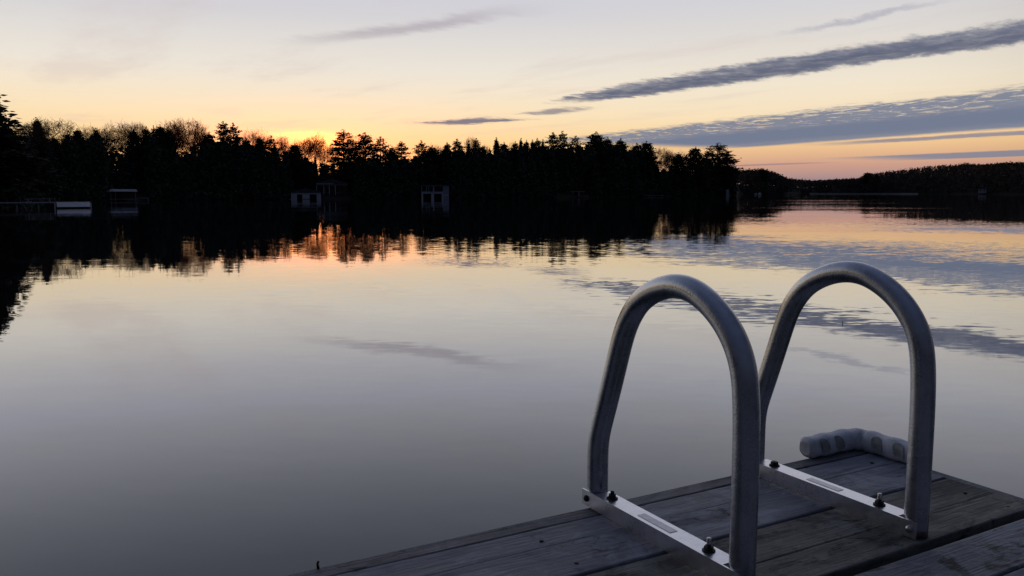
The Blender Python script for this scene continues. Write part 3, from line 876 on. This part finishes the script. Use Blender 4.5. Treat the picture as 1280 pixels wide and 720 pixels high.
def two_storey():
    d = 206.0; k = m_per_px(d); loc, rz = spot(544, d)
    o = thing('boathouse', 'two storey white boathouse with upper windows over two boat doors', 'boathouse', loc, rz)
    X = lambda px: (px - 544) * k
    Z = lambda py: top_z(544, py, d)
    y0 = Z(241)
    mb = MB(); frame_wall(mb, X(527), X(554), -.3, y0, [(X(529.2), X(539), -.3, Z(242.3)), (X(542.6), X(552), -.3, Z(242.3))])
    mb.box(X(527), .12, -.3, X(527) + .12, 6, y0)
    mb.build('wall', M['white_paint'], o)
    mb = MB(); mb.box(X(554) + .003, .05, -.3, X(561), 6, Z(231.8)); mb.build('side_wall', M['pale_siding'], o)
    for a, b in ((529.2, 539), (542.6, 552)):
        mb = MB(); mb.box(X(a), 1.2, -.3, X(b), 1.3, Z(242.3)); mb.build('door', M['dark_interior'], o)  # dark sheet standing in for the unlit inside of the opening
    wins = [(X(528), X(533), Z(239.4), Z(232.8)), (X(533.8), X(535.8), Z(239.4), Z(232.8)), (X(536.6), X(541), Z(239.4), Z(232.8)), (X(543), X(553.4), Z(239.4), Z(232.8))]
    mb = MB(); frame_wall(mb, X(527), X(554), y0 + .004, Z(231.8), wins, .06, .16); mb.build('upper_wall', M['pale_siding'], o)
    for a, b, c, e in wins:
        mb = MB(); mb.box(a, .10, c, b, .13, e); mb.build('window', M['glass'], o)
    mb = MB(); mb.box(X(527), -.22, y0 - .12, X(554), -.003, y0 + .05); mb.build('ledge', M['white_paint'], o)
    zt = Z(231.8)
    mb = MB(); mb.box(X(525.5), -.5, zt + .01, X(562.5), 6.4, zt + .16); mb.build('roof', M['shingle'], o)
    mb = MB(); mb.box(X(555), -.03, Z(244.6), X(560), .045, Z(243.4)); mb.build('shelf', M['white_paint'], o)
two_storey()

def boat_port():
    d = 266.0; k = m_per_px(d); loc, rz = spot(713, d)
    o = thing('boat_port', 'flat roofed open boat port standing on posts at the shore', 'boat port', loc, rz)
    X = lambda px: (px - 713) * k
    zt = top_z(713, 239.2, d)
    mb = MB(); mb.box(X(695), -.4, zt - .14, X(731), 4.5, zt + .06); mb.build('roof', M['grey_metal_roof'], o)
    for px in (697, 703, 709, 716.3, 723.6, 729.5):
        mb = MB(); wd = .22 if px in (716.3, 723.6) else .08
        mb.box(X(px) - wd, -.1, -1.5, X(px) + wd, .1, zt - .145); mb.build('post', M['pale_siding'] if wd > .1 else M['brown_siding'], o)
    mb = MB(); mb.box(X(697), 4.0, .1, X(730), 4.2, zt - .15); mb.build('back_wall', M['brown_siding'], o)
    mb = MB(); mb.box(X(722), -.3, .45, X(736), 1.8, .58); mb.build('deck', M['dock_timber'], o)
boat_port()

def flat_dock(x, d, halfpx, z, label):
    k = m_per_px(d); loc, rz = spot(x, d)
    o = thing('dock', label, 'dock', loc, rz)
    mb = MB(); mb.box(-halfpx * k, 0, z - .14, halfpx * k, 2.4, z); mb.build('deck', M['pale_siding'], o)
    for s in (-.9, -.3, .3, .9):
        mb = MB(); mb.rod((s * halfpx * k, .3, -1.6), (s * halfpx * k, .3, z - .14), .09, .09, 8); mb.build('post', M['dock_timber'], o)
flat_dock(815, 326.0, 14, .62, 'low pale dock below the broad evergreen near the gap')
flat_dock(900.5, 432.0, 5, .70, 'short dock reaching out beside the white hut at the point')

def hut():
    d = 429.0; k = m_per_px(d); loc, rz = spot(909.5, d, .5)
    o = thing('hut', 'narrow white hut at the water on the tip of the point', 'hut', loc, rz)
    w = 1.75 * k; h = 2.7
    mb = MB(); mb.box(-w, 0, -1.4, w, 1.7, h); mb.build('wall', M['white_paint'], o)
    mb = MB(); ring = lambda y: [(-w - .15, y, h + .01), (w + .15, y, h + .01), (w + .15, y, h + .08), (-w - .15, y, h + .35)]
    mb.grid_rings([ring(-.2), ring(1.9)], smooth=False); mb.build('roof', M['shingle'], o)
    mb = MB(); mb.box(-w - .9, .3, -1.4, -w - .005, 1.6, h - .5); mb.build('lean_to', M['brown_siding'], o)
hut()

def motorboat(x, d, L, label):
    loc, rz = spot(x, d, 0)
    o = thing('motorboat', label, 'motorboat', loc, rz + .5, 'white boats moored off the distant shore')
    rings = []
    for f in (0, .25, .5, .75, .92, 1.0):
        wv = .95 * (1 - max(0, f - .4) ** 2 * 2.6); zk = .75 + .35 * f * f
        rings.append([(L * (f - .5), s * wv * q, z) for s, q, z in ((-1, .15, -.15), (-1, .8, .15), (-1, 1, zk), (1, 1, zk), (1, .8, .15), (1, .15, -.15))])
    mb = MB(); mb.grid_rings(rings, smooth=False); mb.build('hull', M['white_paint'], o)
    mb = MB(); mb.box(-.3, -.7, .82, .5, .7, 1.55); mb.build('cabin', M['white_paint'], o, .06)
    mb = MB(); mb.box(.503, -.62, 1.1, .54, .62, 1.48); mb.build('windscreen', M['glass'], o)
    mb = MB(); mb.box(-L * .5 - .35, -.2, .1, -L * .5 - .01, .2, 1.05); mb.build('outboard', M['black_iron'], o, .04)
motorboat(944.2, 655.0, 2.6, 'upper of two white boats moored off the distant shore')
motorboat(949.6, 560.0, 2.3, 'nearer of two white boats moored off the distant shore')
d_ = 1046.0
cottage(1035, d_, 1.6, 6.0, 3.4, 6, 'small pale cottage behind the distant beach', M['pale_siding'], M['shingle'], 1.8, [(-2, -.8, 1, 2.3), (.8, 2, 1, 2.3)])
d_ = 912.0
cottage(1228, d_, 2.2, 7.0, 3.0, 6, 'small pale cottage at the foot of the distant wooded hillside', M['pale_siding'], M['shingle'], 2.0, [(-2.4, -1, 1, 2.2), (.8, 2.2, 1, 2.2)])

# ------------------------------------------------------------------ the dock in the foreground
TH = R(29.2)
def dk(u, v, z=0.0):
    return Vector((u * math.cos(TH) - v * math.sin(TH), u * math.sin(TH) + v * math.cos(TH), DECK_Z + z))

UR = 2.045                                     # right ends of the boards
def board(name, u0, u1, v0, v1, z0, z1, mat, parent, seed=0, nseg=26):
    """long board along u, slightly uneven, edges eased"""
    rnd = random.Random(seed); rings = []
    e = .0035
    ph = rnd.uniform(0, 6)
    for k in range(nseg + 1):
        f = k / nseg; u = u0 + (u1 - u0) * f
        wob = .0012 * math.sin(f * 7 + ph) + rnd.gauss(0, .0004)
        dz = .0012 * math.sin(f * 5 + ph * 2)
        a, b, t = v0 + wob, v1 + wob * .6, z1 + dz
        rings.append([(u, a, z0), (u, a, t - e), (u, a + e * .3, t - e * .3), (u, a + e, t), (u, (a + b) / 2, t - .0008), (u, b - e, t), (u, b - e * .3, t - e * .3), (u, b, t - e), (u, b, z0)])
    mb = MB(); mb.grid_rings(rings, smooth=False)
    return mb.build(name, mat, parent)

def build_dock():
    o = thing('dock', 'weathered grey board dock in the near corner with two grab rails on it', 'dock', (0, 0, DECK_Z), TH)
    U0 = -2.2
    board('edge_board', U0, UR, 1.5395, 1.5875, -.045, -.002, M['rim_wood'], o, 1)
    L = [(1.4410, 1.5325, M['board'], .0), (1.2990, 1.4398, M['board'], .0004), (1.1645, 1.2905, M['board_mossy'], .0), (1.0605, 1.1632, M['board_mossy'], -.0006)]
    v = 1.0345
    rnd = random.Random(4)
    while v > -1.3:
        L.append((v - .138, v, M['board_blotched'] if v > .9 else M['board'], rnd.uniform(-.001, .001))); v -= .138 + .006
    for i, (a, b, m, dz) in enumerate(L):
        board('board', U0, UR + rnd.uniform(-.004, .001), a, b, -.040, dz, m, o, 10 + i)
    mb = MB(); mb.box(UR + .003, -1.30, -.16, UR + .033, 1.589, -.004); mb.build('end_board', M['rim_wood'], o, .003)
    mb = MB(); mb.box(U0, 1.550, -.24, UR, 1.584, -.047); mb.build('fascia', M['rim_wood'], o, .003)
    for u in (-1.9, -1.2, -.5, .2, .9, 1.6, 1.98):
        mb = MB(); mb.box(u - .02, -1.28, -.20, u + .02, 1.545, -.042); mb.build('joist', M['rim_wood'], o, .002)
    for u in (-1.8, .1, 1.93):
        for v in (-1.1, 1.44):
            mb = MB(); mb.rod((u + .09, v, -2.8), (u + .09, v, -.045), .07, .07, 14); mb.build('post', M['rim_wood'], o)
    # heads of the fixing screws
    rnd = random.Random(9)
    for a, b, m, dz in L[:5]:
        for u in (.2, .9, 1.98):
            for s in (.3,):
                mb = MB(); at = (u + rnd.uniform(-.006, .006), a + (b - a) * s + rnd.uniform(-.004, .004), dz)
                mb.lathe([(.0001, -.001), (.0048, -.001), (.0045, .0012), (.0012, .0014)], 10, at=at)
                mb.build('screw', M['black_iron'], o)
    mb = MB(); mb.rod((.437, 1.583, -.004), (.436, 1.585, .007), .0030, .0026, 6); mb.rod((.436, 1.585, .007), (.439, 1.586, .011), .0026, .0022, 6)
    mb.build('bent_nail', M['black_iron'], o)
build_dock()

# ---- grab rails
PROFILE = [(1.104, .000), (1.104, .12), (1.104, .24), (1.105, .30), (1.107, .345), (1.111, .388), (1.119, .425), (1.136, .462), (1.163, .496), (1.197, .524), (1.234, .544),
           (1.272, .556), (1.312, .558), (1.352, .551), (1.394, .535), (1.432, .511), (1.461, .479), (1.483, .442), (1.499, .402), (1.514, .358), (1.533, .302),
           (1.556, .238), (1.574, .188), (1.581, .155), (1.583, .122), (1.583, .08), (1.583, .04), (1.583, .000)]
def smooth_path(P, n=6):
    out = []
    for i in range(len(P) - 1):
        p0, p1, p2, p3 = P[max(0, i - 1)], P[i], P[i + 1], P[min(len(P) - 1, i + 2)]
        for k in range(n):
            t = k / n
            out.append(tuple(.5 * (2 * b + (c - a) * t + (2 * a - 5 * b + 4 * c - d) * t * t + (3 * b - a - 3 * c + d) * t ** 3) for a, b, c, d in zip(p0, p1, p2, p3)))
    out.append(P[-1])
    # ease the hand-measured points
    for _ in range(10):
        out = [out[0]] + [tuple((a + 2 * b + c) / 4 for a, b, c in zip(out[i - 1], out[i], out[i + 1])) for i in range(1, len(out) - 1)] + [out[-1]]
    return out

def hexnut(mb, c, r, h, rot=0):
    lo = [(c[0] + r * math.cos(math.pi / 3 * k + rot), c[1] + r * math.sin(math.pi / 3 * k + rot)) for k in range(6)]
    mb.grid_rings([[(x, y, c[2]) for x, y in lo], [(x, y, c[2] + h * .85) for x, y in lo],
                   [(c[0] + (x - c[0]) * .86, c[1] + (y - c[1]) * .86, c[2] + h) for x, y in lo]], smooth=False)

def grab_rail(u, dv, dz, label, studs, sticker):
    o = thing('grab_rail', label, 'grab rail', dk(u, 1.34), TH, 'aluminium grab rails bolted to the dock')
    V0 = 1.34
    path = smooth_path([(v + dv - V0, z if z == 0 else z + dz * min(1, z / .3)) for v, z in PROFILE])
    r, n = .0254, 28
    rings = []
    for i, (y, z) in enumerate(path):
        a, b = path[max(0, i - 1)], path[min(len(path) - 1, i + 1)]
        t = Vector((0, b[0] - a[0], b[1] - a[1])).normalized(); s = Vector((1, 0, 0)); q = t.cross(s)
        rings.append([tuple(Vector((0, y, z + .0015)) + (s * math.cos(6.28319 * k / n) + q * math.sin(6.28319 * k / n)) * r) for k in range(n)])
    mb = MB(); mb.grid_rings(rings); mb.build('tube', M['tube_alu'], o)
    # angle bar: upright flange on the outer side, top flange between the legs
    xl = -.0254 - .0035; t = .0035; H = .040
    v0, v1 = 1.084 + dv - V0, 1.606 + dv - V0
    mb = MB()
    sec = lambda y, full: [(xl, y, .0025), (xl + t, y, .0025), (xl + t, y, H - t), (xl + .046, y, H - t), (xl + .046, y, H), (xl, y, H)] if full else \
                          [(xl, y, .0025), (xl + t, y, .0025), (xl + t, y, H - t), (xl + t + .0004, y, H - t), (xl + t + .0004, y, H), (xl, y, H)]
    ya, yb = 1.104 + dv - V0 + r + .001, 1.583 + dv - V0 - r - .001
    mb.grid_rings([sec(v0, False), sec(ya, False), sec(ya + .0005, True), sec(yb - .0005, True), sec(yb, False), sec(v1, False)], smooth=False)
    bar = mb.build('angle_bar', M['angle_alu'], o)
    mb = MB(); a, b = sticker
    mb.box(xl + .012, a - V0, H + .0002, xl + .032, b - V0, H + .0009); mb.build('sticker', M['foil_sticker'], bar)
    for vv, tall in studs:
        mb = MB(); xc = xl + .023; y = vv - V0
        mb.lathe([(.0004, H + .006), (.0048, H + .006), (.0048, H + tall - .001), (.0038, H + tall), (.0003, H + tall)], 14, at=(xc, y, 0))
        st = mb.build('stud', M['bright_steel'] if tall > .02 else M['black_iron'], bar)
        mb = MB(); mb.lathe([(.005, H + .0002), (.0135, H + .0002), (.0135, H + .002), (.005, H + .0022)], 24, at=(xc, y, 0)); mb.build('washer', M['black_iron'], bar)
        mb = MB(); hexnut(mb, (xc, y, H + .0024), .0098, .0085, vv * 40); mb.build('nut', M['black_iron'], bar)
    for y in (1.104 + dv - V0 - .004, 1.583 + dv - V0 + .004):
        mb = MB(); mb.lathe([(.0002, xl - .0065), (.004, xl - .0062), (.0072, xl - .004), (.0082, xl - .0004), (.0002, xl - .0003)], 18, axis=0, at=(0, y, .021))
        mb.build('end_bolt', M['bright_steel'] if y < 0 else M['black_iron'], bar)
    return o
grab_rail(1.121, .0, .0, 'nearer left grab rail, a bent aluminium loop bolted to the dock', ((1.515, .018), (1.190, .027)), (1.295, 1.405))
grab_rail(1.632, -.008, .007, 'farther right grab rail, a bent aluminium loop near the pale corner bumper', ((1.500, .011), (1.185, .027)), (1.290, 1.385))

# ---- corner bumper
def corner_bumper():
    o = thing('dock_bumper', 'dirty white vinyl bumper wrapped round the corner of the dock', 'dock bumper', dk(UR + .018, 1.588), TH)
    # local frame: x along u, y along v, corner of the dock edge at 0,0
    rad = .030; L = .205; cz = .026; cx, cy = .003, .006
    path = []
    path.append(Vector((-L - .012, cy, cz)))
    for k in range(1, 13): path.append(Vector((-L - .012 + (L - .035) * k / 12, cy, cz)))
    Rr = .047
    for k in range(1, 12):
        a = math.pi / 2 * k / 12
        path.append(Vector((cx - Rr + Rr * math.sin(a), cy - Rr + Rr * math.cos(a), cz)))
    for k in range(13): path.append(Vector((cx, cy - Rr - (L - Rr) * k / 12, cz)))
    n = 28; rings = []; N = len(path)
    for i, p in enumerate(path):
        t = (path[min(N - 1, i + 1)] - path[max(0, i - 1)]).normalized(); s = Vector((t.y, -t.x, 0))   # s points to the deck side
        d0 = min((path[0] - p).length, (path[-1] - p).length)
        sc_ = math.sqrt(max(.0, 1 - (1 - min(1, d0 / .018)) ** 2)) * .42 + .58
        # swollen ribs between the sunk pads
        dist_c = i / (N - 1)
        sc_ *= 1.0 + .055 * math.cos(2 * math.pi * (abs(dist_c - .5) * 2 - .02) * 3.0)
        ring = []
        for k in range(n):
            a = 2 * math.pi * k / n
            c, q = math.cos(a), math.sin(a)
            # squarish-round section
            e = .72
            x_ = math.copysign(abs(c) ** e, c) * rad * sc_; z_ = math.copysign(abs(q) ** e, q) * (rad if q > 0 else .029) * sc_
            ring.append(tuple(p + s * x_ + Vector((0, 0, z_))))
        rings.append(ring)
    mb = MB(); mb.grid_rings(rings); body = mb.build('body', M['bumper'], o)
    # sunk oval pads on the deck side of each arm
    def pad(c, along, lean):
        mb = MB(); rr = []
        for rad_, dep in ((1.0, .0012), (.8, .0030), (.45, .0036), (.02, .0037)):
            ring = []
            for k in range(20):
                a = 2 * math.pi * k / 20
                e = .6
                l = math.copysign(abs(math.cos(a)) ** e, math.cos(a)) * .0165 * rad_
                h = math.copysign(abs(math.sin(a)) ** e, math.sin(a)) * .0195 * rad_
                ll = l + h * lean
                z_ = cz + .008 + h
                q = max(-1.0, min(1.0, (z_ - cz) / rad))
                inn = rad * (1 - abs(q) ** (2 / .72)) ** (.72 / 2) + .0030 - dep * .6
                ring.append(tuple(c + along[0] * ll + along[1] * inn + Vector((0, 0, z_))))
            rr.append(ring)
        mb.grid_rings(rr, cap=False); mb.build('recess', M['bumper_recess'], body)
    ax = (Vector((1, 0, 0)), Vector((0, -1, 0)))
    ay = (Vector((0, -1, 0)), Vector((-1, 0, 0)))
    for x in (-.165, -.105): pad(Vector((x, cy, 0)), ax, -.35)
    for y in (-.085, -.155): pad(Vector((cx, y, 0)), ay, -.25)
corner_bumper()

# ---- a stick poking out of the water
r_ = ray(1053, 405); q_ = r_ * (CAM_Z / -r_.z)
mb = MB(); mb.rod((0, 0, -.25), (.003, 0, .014), .004, .0035, 6); mb.rod((.003, 0, .014), (-.004, 0, .032), .0035, .003, 6)
o_ = mb.build('stick', M['bark']); o_.location = (q_.x, q_.y, 0)
tag(o_, 'tiny dark stick poking out of the calm water beyond the rails', 'stick')

# ------------------------------------------------------------------ render settings
sc.render.engine = 'CYCLES'
sc.cycles.use_denoising = True
sc.cycles.max_bounces = 6; sc.cycles.diffuse_bounces = 3; sc.cycles.glossy_bounces = 4
sc.cycles.sample_clamp_indirect = 5.0
sc.view_settings.view_transform = 'Standard'; sc.view_settings.look = 'None'
sc.view_settings.exposure = 0.0; sc.view_settings.gamma = 1.0; sc.view_settings.use_curve_mapping = False
